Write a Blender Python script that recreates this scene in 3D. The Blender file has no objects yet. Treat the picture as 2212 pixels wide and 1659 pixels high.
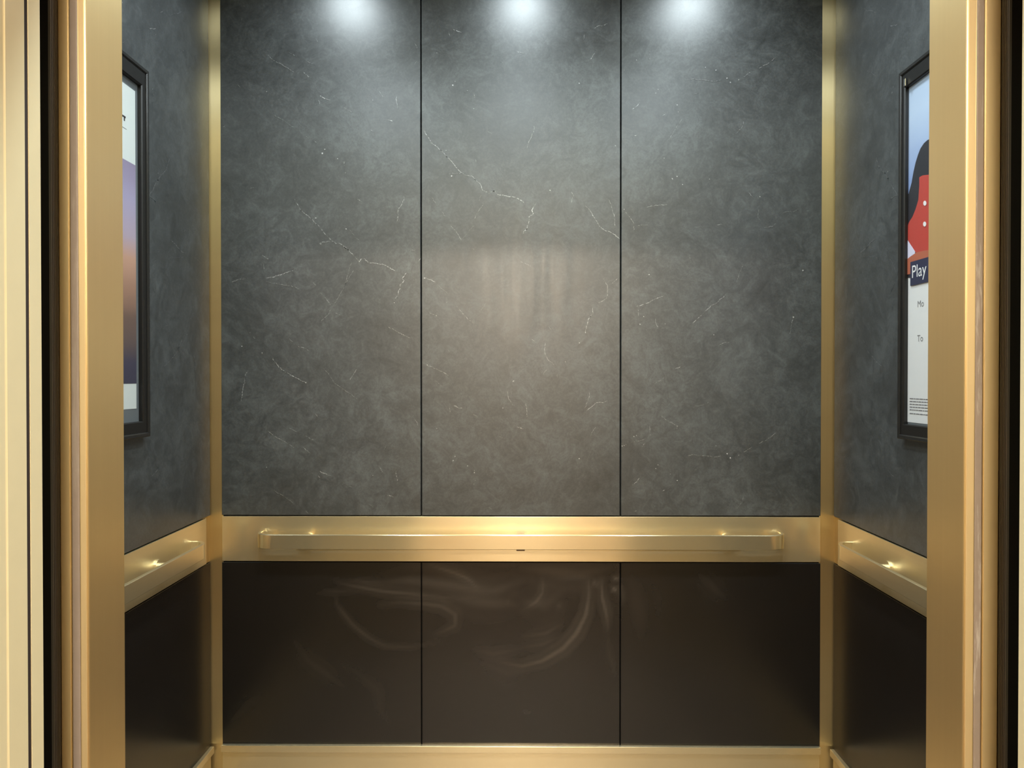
import bpy, bmesh, math, random
from mathutils import Vector, Matrix, Euler

random.seed(7)
sc = bpy.context.scene
C = sc.collection
PI = math.pi

# ------------------------------------------------------------------ camera
F = 1620.0                                   # focal length in pixels of a 2212 x 1659 frame
ROT = Euler((PI/2 - 0.00895, 0.0, 0.00864), 'XYZ')
CAMLOC = Vector((0, 0, 1.4))
cam = bpy.data.cameras.new('camera')
cam.sensor_fit = 'HORIZONTAL'; cam.sensor_width = 36.0
cam.lens = F / 2212.0 * 36.0
cam.clip_start = 0.02
camo = bpy.data.objects.new('camera', cam)
camo.location = CAMLOC; camo.rotation_euler = ROT
C.objects.link(camo); sc.camera = camo
RM = ROT.to_matrix()

def ray(px, py):
    return RM @ Vector(((px - 1106.0) / F, -(py - 829.5) / F, -1.0))
def on_y(px, py, Y):                         # where a sight line meets the plane y = Y -> (x, z)
    d = ray(px, py); p = CAMLOC + d * (Y / d.y); return p.x, p.z
def on_x(px, py, X):                         # where a sight line meets the plane x = X -> (y, z)
    d = ray(px, py); p = CAMLOC + d * (X / d.x); return p.y, p.z

# ------------------------------------------------------------------ materials
def srgb(r, g, b):
    f = lambda c: (c/255/12.92) if c/255 <= .04045 else ((c/255 + .055)/1.055)**2.4
    return (f(r), f(g), f(b), 1)

class NT:
    def __init__(s, name):
        s.m = bpy.data.materials.new(name); s.m.use_nodes = True
        s.t = s.m.node_tree; s.t.nodes.clear()
        s.out = s.n('ShaderNodeOutputMaterial')
    def n(s, typ, **kw):
        nd = s.t.nodes.new(typ)
        for k, v in kw.items(): setattr(nd, k, v)
        return nd
    def l(s, a, b): s.t.links.new(a, b)
    def bsdf(s):
        b = s.n('ShaderNodeBsdfPrincipled'); s.l(b.outputs[0], s.out.inputs[0]); return b
    def coords(s, scale=(1, 1, 1)):
        tc = s.n('ShaderNodeTexCoord'); mp = s.n('ShaderNodeMapping')
        mp.inputs['Scale'].default_value = scale
        s.l(tc.outputs['Object'], mp.inputs[0]); return mp.outputs[0]
    def noise(s, vec, scale, detail=4, rough=.55, dist=0):
        n = s.n('ShaderNodeTexNoise'); n.inputs['Scale'].default_value = scale
        n.inputs['Detail'].default_value = detail; n.inputs['Roughness'].default_value = rough
        n.inputs['Distortion'].default_value = dist
        s.l(vec, n.inputs['Vector']); return n.outputs['Fac']
    def ramp(s, fac, stops, interp='LINEAR'):
        r = s.n('ShaderNodeValToRGB'); r.color_ramp.interpolation = interp
        el = r.color_ramp.elements
        while len(el) < len(stops): el.new(.5)
        for e, (p, c) in zip(el, stops):
            e.position = p; e.color = c if isinstance(c, tuple) else (c, c, c, 1)
        s.l(fac, r.inputs[0]); return r.outputs[0]
    def math(s, op, a, b=None, clamp=False):
        n = s.n('ShaderNodeMath', operation=op); n.use_clamp = clamp
        for i, v in enumerate((a, b)):
            if v is None: continue
            if isinstance(v, (int, float)): n.inputs[i].default_value = v
            else: s.l(v, n.inputs[i])
        return n.outputs[0]
    def mix(s, fac, a, b):
        n = s.n('ShaderNodeMix', data_type='RGBA')
        for i, v in ((0, fac), (6, a), (7, b)):
            if isinstance(v, (int, float, tuple)): n.inputs[i].default_value = v
            else: s.l(v, n.inputs[i])
        return n.outputs[2]
    def attr(s, name):
        a = s.n('ShaderNodeAttribute'); a.attribute_name = name; return a.outputs['Fac']
    def bump(s, h, strength, dist=.001):
        b = s.n('ShaderNodeBump'); b.inputs['Strength'].default_value = strength
        b.inputs['Distance'].default_value = dist
        s.l(h, b.inputs['Height']); return b.outputs[0]

def plain(name, col, rough=.5, metal=0, spec=.5):
    k = NT(name); b = k.bsdf()
    v = k.coords()
    n = k.noise(v, 40, 3)
    lo = tuple(c*.94 for c in col[:3]) + (1,)
    k.l(k.mix(n, lo, col), b.inputs['Base Color'])
    b.inputs['Roughness'].default_value = rough; b.inputs['Metallic'].default_value = metal
    b.inputs['Specular IOR Level'].default_value = spec
    return k.m

BRASS_A = (0.80, 0.62, 0.32, 1); BRASS_B = (0.90, 0.72, 0.39, 1)
def brass(name, brush, rough=.33, aniso=.9, a=BRASS_A, b_=BRASS_B, metal=.84):
    """brushed brass; the grooves run along axis `brush`, so highlights spread across it"""
    k = NT(name); b = k.bsdf()
    sc_ = {'X': (1.2, 160, 160), 'Y': (160, 1.2, 160), 'Z': (160, 160, 1.2)}[brush]
    streak = k.noise(k.coords(sc_), 1.0, 5, .6)
    cloud = k.noise(k.coords(), 5.0, 4, .6)
    col = k.mix(k.math('MULTIPLY_ADD', streak, .5), a, b_)
    col = k.mix(k.ramp(cloud, [(.35, 0.0), (.75, .20)]), col, tuple(c*.82 for c in a[:3]) + (1,))
    k.l(col, b.inputs['Base Color'])
    b.inputs['Metallic'].default_value = metal
    r = k.math('ADD', k.math('MULTIPLY', streak, .035), k.math('MULTIPLY', cloud, .045))
    k.l(k.math('ADD', r, rough - .042), b.inputs['Roughness'])
    b.inputs['Anisotropic'].default_value = aniso
    t = k.n('ShaderNodeCombineXYZ')
    v = {'X': (0, .6, 1), 'Y': (.6, 0, 1), 'Z': (1, .6, 0)}[brush]
    for i in range(3): t.inputs[i].default_value = v[i]
    k.l(t.outputs[0], b.inputs['Tangent'])
    k.l(k.bump(streak, .004, .0004), b.inputs['Normal'])
    return k.m

def slate():
    k = NT('slate_laminate'); b = k.bsdf()
    v = k.coords()
    warp = k.n('ShaderNodeTexNoise'); warp.inputs['Scale'].default_value = 3.2; warp.inputs['Detail'].default_value = 3
    k.l(v, warp.inputs['Vector'])
    off = k.n('ShaderNodeVectorMath', operation='SCALE'); off.inputs['Scale'].default_value = .16
    k.l(warp.outputs['Color'], off.inputs[0])
    add = k.n('ShaderNodeVectorMath', operation='ADD'); k.l(v, add.inputs[0]); k.l(off.outputs[0], add.inputs[1])
    w = add.outputs[0]
    big = k.noise(w, 4.2, 6, .62, .6)
    med = k.noise(w, 20, 8, .70, 1.4)
    fine = k.noise(v, 150, 4, .7)
    f = k.math('ADD', k.math('MULTIPLY', big, .34), k.math('ADD', k.math('MULTIPLY', med, .42), k.math('MULTIPLY', fine, .24)))
    base = k.ramp(f, [(.37, (.0215, .0240, .0250, 1)), (.49, (.0430, .0475, .0490, 1)), (.63, (.086, .0945, .0965, 1))])
    # thin dark crackle lines, worm-like, of the printed stone
    cr = k.noise(w, 26, 3, .5, 2.2)
    line = k.ramp(k.math('ABSOLUTE', k.math('SUBTRACT', cr, .5)), [(0.0, .9), (.016, 0.0)])
    patch = k.ramp(k.noise(v, 5, 3), [(.44, 0.0), (.6, .8)])
    base = k.mix(k.math('MULTIPLY', line, patch), base, (.024, .025, .025, 1))
    brk = k.ramp(k.noise(v, 190, 3, .6), [(.42, .05), (.58, 1.0)])
    vein = k.math('MULTIPLY', k.attr('vein'), brk, clamp=True)
    k.l(k.mix(vein, base, (.80, .80, .80, 1)), b.inputs['Base Color'])
    # wiped, slightly duller streaks run down the middle of the surface
    wipe = k.noise(k.coords((34, 1, 2.2)), 1.0, 4, .6)
    r = k.math('ADD', k.math('MULTIPLY', med, .10), k.math('MULTIPLY', k.math('MULTIPLY', k.attr('wipe'), k.math('SUBTRACT', wipe, .56)), .24))
    k.l(k.math('ADD', r, SLATE_ROUGH), b.inputs['Roughness'])
    b.inputs['Specular IOR Level'].default_value = SLATE_SPEC
    k.l(k.bump(f, .05, .001), b.inputs['Normal'])
    return k.m
SLATE_ROUGH = .345; SLATE_SPEC = 1.0

def espresso():
    k = NT('espresso_laminate'); b = k.bsdf()
    v = k.coords()
    n = k.noise(v, 7, 5, .6); fine = k.noise(k.coords((4, 4, 60)), 3, 4)
    base = k.mix(n, (.0075, .0060, .0052, 1), (.0115, .0092, .0078, 1))
    sm = k.math('MULTIPLY', k.attr('smudge_glow'), k.math('ADD', k.math('MULTIPLY', fine, .7), .65), clamp=True)
    k.l(k.mix(sm, base, (.088, .068, .052, 1)), b.inputs['Base Color'])
    k.l(k.math('ADD', k.math('MULTIPLY', sm, .18), .27), b.inputs['Roughness'])
    b.inputs['Specular IOR Level'].default_value = .72
    return k.m

def glass():
    k = NT('clear_glazing')
    tr = k.n('ShaderNodeBsdfTransparent'); gl = k.n('ShaderNodeBsdfGlossy'); gl.inputs['Roughness'].default_value = .08
    fr = k.n('ShaderNodeFresnel'); fr.inputs['IOR'].default_value = 1.45
    mx = k.n('ShaderNodeMixShader')
    ge = k.n('ShaderNodeNewGeometry'); k.l(k.math('MULTIPLY', fr.outputs[0], k.math('SUBTRACT', 1.0, ge.outputs['Backfacing'])), mx.inputs[0]); k.l(tr.outputs[0], mx.inputs[1]); k.l(gl.outputs[0], mx.inputs[2])
    k.l(mx.outputs[0], k.out.inputs[0]); return k.m

def print_gradient(name, z0, z1, stops):
    """printed picture whose inks run from z0 up to z1"""
    k = NT(name); b = k.bsdf()
    sep = k.n('ShaderNodeSeparateXYZ'); tc = k.n('ShaderNodeTexCoord')
    k.l(tc.outputs['Object'], sep.inputs[0])
    wob = k.noise(k.coords((9, 2.5, 14)), 1.0, 5, .6)
    zz = k.math('ADD', sep.outputs[2], k.math('MULTIPLY', k.math('SUBTRACT', wob, .5), .05))
    f = k.math('DIVIDE', k.math('SUBTRACT', zz, z0), z1 - z0, clamp=True)
    col = k.ramp(f, stops)
    k.l(col, b.inputs['Base Color']); b.inputs['Roughness'].default_value = .5
    return k.m

def scuffed(name, col, wear):
    k = NT(name); b = k.bsdf()
    v = k.coords((60, 60, 5)); n = k.noise(v, 1.0, 6, .7)
    m = k.ramp(n, [(.54, 0.0), (.64, wear)])
    st = k.noise(k.coords((1, 1, 1)), 60, 3)
    c = k.mix(st, tuple(x*.85 for x in col[:3]) + (1,), col)
    k.l(k.mix(m, c, (.62, .58, .52, 1)), b.inputs['Base Color'])
    b.inputs['Roughness'].default_value = .45
    return k.m

M = {}
M['slate'] = slate(); M['espresso'] = espresso(); M['glass'] = glass()
M['brass_x'] = brass('brushed_brass_along_x', 'X', .26, .82, (.81, .68, .43, 1), (.91, .78, .51, 1), .87)
M['brass_y'] = brass('brushed_brass_along_y', 'Y', .36, .5, (.81, .68, .43, 1), (.91, .78, .51, 1), .87)
M['brass_rail_x'] = brass('brushed_brass_rail_along_x', 'X', .23, .82, (.81, .68, .43, 1), (.91, .78, .51, 1), .90)
M['brass_rail_y'] = brass('brushed_brass_rail_along_y', 'Y', .32, .5, (.81, .68, .43, 1), (.91, .78, .51, 1), .90)
M['brass_z'] = brass('brushed_brass_upright', 'Z', .42, metal=.88)
M['brass_corner'] = brass('brushed_brass_corner', 'Z', .31, .95, metal=.92)
M['brass_door'] = brass('brushed_brass_door_edge', 'Z', .50, .3, (.82, .64, .35, 1), (.92, .73, .42, 1), metal=.66)
M['gap_shade'] = plain('gap_shade_brown', srgb(92, 62, 30), .5, .4)  # brown that paints the shade in the rear rail's gap
M['dark'] = plain('black_substrate', (.006, .006, .006, 1), .8)
M['door_edge'] = plain('dark_bronze_edge', (.060, .054, .048, 1), .5)
M['door_black'] = plain('black_door_skin', (.006, .005, .004, 1), .7, 0, .2)
M['seal_grey'] = scuffed('grey_seal', srgb(166, 153, 144), .2)
M['seal_worn'] = scuffed('worn_grey_seal', srgb(160, 146, 134), .9)
M['cream'] = plain('cream_paint', srgb(238, 226, 186), .42)
M['cream_wall'] = plain('cream_wall_paint', srgb(226, 212, 184), .6)
M['groove'] = plain('dark_joint', srgb(52, 40, 36), .8)
M['ceiling'] = plain('ceiling_panel', srgb(150, 148, 142), .5)
M['white'] = plain('white_paint', srgb(225, 222, 215), .5)
M['floor'] = plain('dark_floor_tile', srgb(150, 132, 112), .45)
M['carpet'] = plain('brown_carpet', srgb(120, 100, 80), .95)
M['frame'] = plain('black_frame', (.010, .009, .0085, 1), .32)
M['frame_lip'] = plain('black_frame_lip', (.018, .017, .016, 1), .22)
M['chrome'] = plain('bright_metal', (.8, .8, .78, 1), .15, 1)
M['mat'] = plain('grey_backing', srgb(104, 110, 114), .5)
M['paper'] = plain('white_paper', srgb(226, 226, 226), .55)
M['paper_pale'] = plain('pale_grey_paper', srgb(214, 220, 218), .55)
M['ink'] = plain('grey_ink', srgb(120, 118, 120), .6)
M['ink_dark'] = plain('dark_ink', srgb(40, 30, 32), .6)
M['navy'] = plain('navy_ink', srgb(42, 46, 74), .5)
M['black_ink'] = plain('black_ink', srgb(38, 38, 46), .5)
M['red_ink'] = plain('red_ink', srgb(186, 66, 56), .5)
M['skin_ink'] = plain('skin_ink', srgb(178, 100, 74), .5)
M['lavender_ink'] = plain('lavender_ink', srgb(214, 212, 232), .5)
M['light_trim'] = plain('satin_nickel', (.6, .6, .6, 1), .3, 1)

# ------------------------------------------------------------------ mesh helpers
def link_obj(name, me, parent=None):
    o = bpy.data.objects.new(name, me); C.objects.link(o)
    if parent is not None: o.parent = parent; 
    return o

KEEP = set()
def finish(name, bm, mats, parent=None, smooth=False):
    me = bpy.data.meshes.new(name)
    if id(bm) in KEEP: KEEP.discard(id(bm))
    else: bmesh.ops.recalc_face_normals(bm, faces=bm.faces)
    bm.to_mesh(me); bm.free()
    for m in (mats if isinstance(mats, (list, tuple)) else [mats]): me.materials.append(m)
    if smooth:
        for p in me.polygons: p.use_smooth = True
    return link_obj(name, me, parent)

def box(bm, x0, x1, y0, y1, z0, z1, bev=0, seg=2, mi=0):
    vs = [bm.verts.new((x, y, z)) for x in (x0, x1) for y in (y0, y1) for z in (z0, z1)]
    q = [(0, 1, 3, 2), (4, 6, 7, 5), (0, 4, 5, 1), (2, 3, 7, 6), (0, 2, 6, 4), (1, 5, 7, 3)]
    fs = [bm.faces.new([vs[i] for i in f]) for f in q]
    for f in fs: f.material_index = mi
    bmesh.ops.recalc_face_normals(bm, faces=fs)
    if bev:
        es = list({e for f in fs for e in f.edges})
        r = bmesh.ops.bevel(bm, geom=es, offset=bev, segments=seg, profile=.5, affect='EDGES')
        for f in r['faces']: f.material_index = mi
    return fs

def boxobj(name, dims, mat, parent=None, bev=0):
    bm = bmesh.new(); box(bm, *dims, bev=bev); return finish(name, bm, mat, parent)

def prism_z(bm, pts, z0, z1, mi=0):
    """closed outline in x, y extruded from z0 up to z1"""
    lo = [bm.verts.new((x, y, z0)) for x, y in pts]; hi = [bm.verts.new((x, y, z1)) for x, y in pts]
    n = len(pts); fs = []
    for i in range(n):
        j = (i + 1) % n
        fs.append(bm.faces.new((lo[i], lo[j], hi[j], hi[i])))
    fs.append(bm.faces.new(lo[::-1])); fs.append(bm.faces.new(hi))
    for f in fs: f.material_index = mi
    return fs

def cyl(bm, p, q, r, n=20):
    p, q = Vector(p), Vector(q); d = (q - p).normalized()
    a = d.orthogonal().normalized(); b = d.cross(a)
    ra = [bm.verts.new(p + (a*math.cos(t) + b*math.sin(t))*r) for t in [2*PI*i/n for i in range(n)]]
    rb = [bm.verts.new(v.co + (q - p)) for v in ra]
    for i in range(n):
        j = (i + 1) % n; bm.faces.new((ra[i], ra[j], rb[j], rb[i]))
    bm.faces.new(ra[::-1]); bm.faces.new(rb)

def empty(name, loc):
    o = bpy.data.objects.new(name, None); C.objects.link(o); o.location = loc
    o.empty_display_size = .1; return o

def tag(o, label=None, cat=None, group=None, kind=None):
    if label: o['label'] = label
    if cat: o['category'] = cat
    if group: o['group'] = group
    if kind: o['kind'] = kind
    return o
def struct(o, label, cat): return tag(o, label, cat, None, 'structure')

def part(name, bm, mats, root, label=None, smooth=False):
    """mesh built in world coordinates, hung on a thing whose Empty sits elsewhere"""
    o = finish(name, bm, mats, None, smooth)
    loc = root.location if root.parent is None else Vector()
    o.parent = root
    o.matrix_parent_inverse = Matrix.Translation(-loc)
    if label: o['label'] = label
    return o

# ------------------------------------------------------------------ the car's main planes
YB = 2.436                                   # face of the rear panels
XL = on_y(453, 800, 2.430)[0]                # face of the left panels
XR = on_y(1802.5, 800, 2.430)[0]             # face of the right panels
YF = 0.998                                   # inner face of the front returns
ZC = 2.78                                    # car ceiling
Zr = lambda py, Y=YB: on_y(1120, py, Y)[1]
Z_UP = Zr(1113.5); Z_BT = Zr(1116); Z_BB = Zr(1213); Z_LO = Zr(1215.5); Z_BASE = Zr(1613, 2.424)

# ------------------------------------------------------------------ vein drawing (polylines read off the stone pattern)
S = 440 / 1921.0
def tile(ox, oy, items):
    return [([(ox + x*S, oy + y*S) for x, y in pts], w) for pts, w in items]
def dots(ox, oy, items):
    return [((ox + x*S, oy + y*S), r*S) for x, y, r in items]

L1 = tile(478, 0, [
 ([(440,520),(490,565),(540,595),(580,615),(615,635),(690,685)],.5), ([(630,490),(680,515),(715,535)],.4),
 ([(790,565),(830,590),(860,605),(880,610)],.5), ([(770,675),(800,705),(845,735)],.6), ([(885,360),(900,375),(915,400)],.5),
 ([(920,900),(960,920),(1005,940),(1040,945)],.95), ([(910,940),(930,965),(928,990)],.6), ([(1150,1010),(1200,1040),(1240,1055)],.4),
 ([(1565,1130),(1590,1135),(1625,1147)],1), ([(1395,1215),(1415,1228),(1435,1240)],.5), ([(1650,900),(1652,950),(1660,990),(1663,1025)],.8),
 ([(1480,850),(1505,880),(1530,920)],.5), ([(1535,700),(1550,670)],.5),
 ([(490,1075),(520,1100),(590,1135),(640,1175),(700,1215)],.4), ([(790,1275),(825,1305)],.5), ([(880,1330),(905,1350)],.4),
 ([(1157,1520),(1160,1560)],.5), ([(1815,395),(1845,440),(1858,480)],.5), ([(1835,320),(1830,345)],.4), ([(1820,610),(1848,575)],.5),
 ([(150,795),(165,808),(180,825)],.5), ([(10,1200),(40,1180)],.5), ([(185,225),(190,190),(195,150)],.4), ([(210,45),(215,75)],.4)])
L1D = dots(478, 0, [(955,1447,11),(977,1408,7),(425,865,7),(1097,1497,6),(1160,1558,7),(1428,942,7),(1170,1628,6)])
L2 = tile(478, 370, [
 ([(690,260),(735,340),(750,370),(800,410),(845,440),(890,490),(930,525),(965,575),(1005,620),(1050,660),(1080,680),(1120,680),(1150,700),(1170,725),(1205,745),(1245,790),(1295,845)],.75),
 ([(1300,850),(1320,825),(1345,822),(1385,857),(1470,870),(1530,880),(1580,905),(1640,940)],.95),
 ([(920,685),(960,665),(1050,660)],.6), ([(90,1050),(150,1025),(230,1010)],.55),
 ([(420,1010),(480,1000),(530,985),(570,970),(610,955),(690,935)],.8), ([(420,1040),(480,1055),(530,1062),(600,1075),(660,1080),(740,1110)],.4),
 ([(1745,960),(1705,1010),(1725,1030),(1685,1070),(1690,1100),(1670,1140),(1668,1175),(1635,1200),(1630,1220)],.9),
 ([(1720,230),(1725,255),(1705,310),(1670,360),(1665,435),(1655,480)],.6), ([(1280,262),(1310,275),(1330,290)],.55),
 ([(1785,748),(1835,742)],.55), ([(1860,850),(1880,820)],1), ([(860,1045),(900,1080)],.4), ([(930,1145),(965,1170),(1010,1230),(1045,1280)],.55),
 ([(1230,860),(1205,930),(1185,1010),(1160,1090)],.35), ([(1250,935),(1195,1015),(1160,1090),(1080,1230),(1015,1340),(930,1430)],.35),
 ([(1060,1330),(1150,1365)],.3), ([(1570,1465),(1640,1500),(1700,1535),(1790,1575)],.5), ([(305,1555),(320,1580)],.55),
 ([(385,790),(420,815),(450,830)],.45), ([(400,870),(405,935),(415,960)],.4), ([(265,160),(320,155)],.5),
 ([(635,1570),(680,1610),(690,1640)],.4), ([(1210,550),(1270,630),(1320,660)],.25)])
L2D = dots(478, 370, [(750,370,6),(845,440,8),(892,440,8),(895,498,9),(940,682,10),(1170,720,13),(1200,742,8),(1303,850,6),(1655,1185,7),(1177,545,8),(1632,1240,5),(270,1520,5)])
L3 = tile(478, 740, [
 ([(480,145),(535,215),(575,260),(640,295),(680,320),(740,350),(795,378)],.7), ([(255,265),(225,310),(215,380),(205,440),(195,510),(190,555)],.6),
 ([(720,35),(780,50),(830,80)],.5), ([(960,240),(1000,280),(1040,335),(1060,375),(1110,410),(1150,440),(1230,490),(1290,540)],.35),
 ([(1280,250),(1250,295),(1205,360)],.6), ([(910,235),(880,265)],.4)])
L3D = dots(478, 740, [(195,35,6),(385,98,5),(487,152,6),(535,215,7),(797,377,7),(220,380,7)])
C1 = tile(900, 0, [
 ([(340,275),(385,295),(425,305)],.85), ([(300,295),(315,345)],.5), ([(945,485),(980,495),(1010,505)],1),
 ([(1665,280),(1710,245),(1760,240),(1800,225)],.65), ([(1590,300),(1575,375)],.5), ([(1690,485),(1660,525),(1640,570)],.65),
 ([(780,575),(820,595)],.5), ([(535,880),(548,915)],.45), ([(1105,1185),(1108,1215),(1085,1285),(1055,1340),(1040,1400)],.55),
 ([(670,1240),(690,1248),(710,1262)],.65),
 ([(70,1230),(120,1315),(140,1345),(230,1415),(280,1475),(310,1500),(370,1575),(400,1610),(440,1645)],.8),
 ([(555,1500),(560,1530)],.65), ([(1890,1420),(1870,1450)],.5)])
C1D = dots(900, 0, [(363,765,7),(342,803,10),(480,853,6),(545,917,8),(553,988,5),(540,1025,5),(1533,785,7),(190,500,5),(1875,1375,6),(135,1345,6),(232,1415,7),(277,1418,6),(282,1477,7)])
C2 = tile(900, 370, [
 ([(420,15),(470,40),(520,45),(550,80),(600,115),(625,180),(690,205)],.7), ([(690,205),(725,185),(745,195),(770,220),(860,235),(930,245),(1020,298)],.95),
 ([(300,25),(420,15)],.4), ([(1125,305),(1085,365),(1100,400),(1060,430),(1060,470),(1045,510),(1038,545),(1010,565),(1005,590)],.95),
 ([(1255,180),(1275,165)],1), ([(1460,190),(1480,230),(1455,300)],.55),
 ([(1590,325),(1640,380),(1670,430),(1720,510),(1770,555),(1820,570),(1860,595),(1915,640)],.85),
 ([(1810,265),(1840,320),(1850,390),(1870,440),(1872,520)],.65), ([(140,240),(190,320)],.35), ([(240,385),(275,435)],.5), ([(320,510),(380,580),(425,650)],.6),
 ([(610,225),(580,300)],.35), ([(635,305),(580,380),(545,450)],.45), ([(540,510),(430,640)],.25), ([(945,830),(1000,860),(1085,895)],.5),
 ([(75,1005),(140,1025),(180,1045)],.65), ([(190,1060),(240,1110),(300,1160)],.25),
 ([(1760,1010),(1800,1075),(1800,1150),(1790,1200),(1750,1225),(1710,1240)],.55), ([(1895,1010),(1865,1035),(1840,1060)],.7),
 ([(1660,1280),(1665,1340),(1635,1375),(1620,1395),(1600,1480),(1585,1530)],.75), ([(1560,1600),(1535,1620)],.65),
 ([(375,1270),(420,1320),(490,1400),(535,1430)],.45), ([(110,1330),(185,1362)],.4), ([(660,1235),(620,1290),(590,1340)],.35), ([(290,1225),(270,1250)],.4),
 ([(1240,1455),(1275,1505)],.4), ([(1010,1475),(1020,1495)],.4), ([(1080,1580),(1125,1605)],.5), ([(1215,1610),(1205,1655)],.5), ([(520,725),(545,740)],.4)])
C2D = dots(900, 370, [(330,45,10),(550,82,10),(685,210,7),(727,187,9),(1257,180,8),(1037,545,8),(1635,1372,8),(1590,1520,9),(1535,1618,7),(75,1008,8),(185,1362,6)])
C3 = tile(900, 740, [
 ([(1215,5),(1205,60),(1210,100),(1235,160),(1270,185),(1300,215)],.6), ([(290,60),(315,90)],.5), ([(95,212),(200,255),(270,290),(310,320)],.5),
 ([(170,350),(235,410)],.5), ([(1230,255),(1200,285),(1195,310)],.4), ([(1330,290),(1320,340)],.35), ([(855,455),(860,500),(875,540),(910,590)],.5),
 ([(890,455),(890,500)],.4), ([(1030,570),(1038,640),(1042,700)],.65), ([(1625,460),(1630,500),(1610,560),(1580,630)],.5),
 ([(1600,645),(1650,605),(1700,565),(1760,565),(1800,545)],.65), ([(340,590),(395,615),(435,620)],.85), ([(305,600),(322,660)],.5), ([(530,670),(580,710)],.4)])
C3D = dots(900, 740, [(1405,180,6),(812,617,6),(915,365,10),(100,212,6)])
R1 = tile(1338, 0, [
 ([(285,470),(287,520),(290,570)],.55), ([(245,655),(250,638)],.7), ([(120,1035),(160,1005),(190,968)],.9), ([(405,1092),(430,1078)],.95),
 ([(135,1285),(170,1272)],.75), ([(590,1120),(560,1165),(530,1210),(480,1300),(445,1335)],.4), ([(665,1050),(658,1068)],.5),
 ([(1170,1140),(1165,1185),(1105,1260)],.4), ([(640,760),(700,745),(830,760),(890,770),(960,755)],.45), ([(1170,725),(1210,698),(1250,675)],.45),
 ([(1310,645),(1400,600),(1475,540)],.5), ([(700,890),(760,870)],.3)])
R1D = dots(1338, 0, [(45,660,7),(160,568,6),(812,636,7),(910,662,7),(1015,738,8),(1045,777,9),(1125,753,7),(545,990,7),(555,1055,5),(480,930,5),(363,843,7),(343,878,6),(420,1490,7)])
R2 = tile(1338, 370, [
 ([(55,380),(110,450),(135,490),(135,545)],.5), ([(115,360),(130,360)],.5), ([(250,340),(330,325),(370,318),(450,315)],.55), ([(170,512),(270,505)],.4),
 ([(700,525),(810,522)],.3), ([(905,503),(970,500)],.5), ([(1350,535),(1400,530),(1450,512),(1480,490)],.5), ([(1215,195),(1240,225),(1260,245)],.5),
 ([(1530,400),(1580,380),(1640,380),(1690,355)],.4), ([(1760,375),(1790,368)],.4), ([(1310,360),(1305,430),(1325,465)],.4),
 ([(75,1005),(82,985)],.95), ([(160,1275),(215,1258),(270,1240),(350,1200),(420,1170)],.65),
 ([(690,1435),(740,1385),(800,1330),(860,1270),(920,1240),(960,1200),(1010,1155)],.65), ([(1165,885),(1135,950),(1100,1050)],.3),
 ([(175,1300),(180,1370)],.4), ([(340,1390),(345,1435),(370,1475)],.6), ([(1640,1370),(1625,1420),(1615,1490),(1605,1540)],.5),
 ([(935,1645),(975,1620),(1040,1610)],.5), ([(665,780),(670,860)],.3)])
R2D = dots(1338, 370, [(45,358,8),(500,70,9),(543,48,8),(595,125,6),(850,75,6),(280,975,6),(195,1440,9),(230,1370,5),(195,1303,5),(430,1440,6),(1640,1375,10),(890,1543,6),(1730,935,8),(1325,240,5),(137,545,6)])
R3 = tile(1338, 740, [([(525,250),(575,225)],.7), ([(330,390),(380,360),(430,325)],.4), ([(390,690),(450,735),(510,765),(545,788),(535,825)],.45), ([(700,600),(780,590),(880,545)],.25), ([(100,940),(130,935),(200,925),(245,905)],.45), ([(240,940),(210,990)],.55)])
R3D = dots(1338, 740, [(25,975,6),(60,960,6),(137,885,6),(545,788,6)])
REP = 811.0                                  # the printed stone repeats after this height
def repeat(tl, td, ymin):
    a = [([(x, y + REP) for x, y in p], w*.85) for p, w in tl if min(y for _, y in p) > ymin and max(y for _, y in p) + REP < 1112]
    b = [((p[0], p[1] + REP), r*.9) for p, r in td if p[1] > ymin and p[1] + REP < 1110]
    return a, b
rl, rld = repeat(L1, L1D, 57); rc, rcd = repeat(C1, C1D, 105); rr, rrd = repeat(R1, R1D, 105)
VEINS = {'left': (L1 + L2 + L3 + rl, L1D + L2D + L3D + rld), 'mid': (C1 + C2 + C3 + rc, C1D + C2D + C3D + rcd), 'right': (R1 + R2 + R3 + rr, R1D + R2D + R3D + rrd)}

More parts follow.
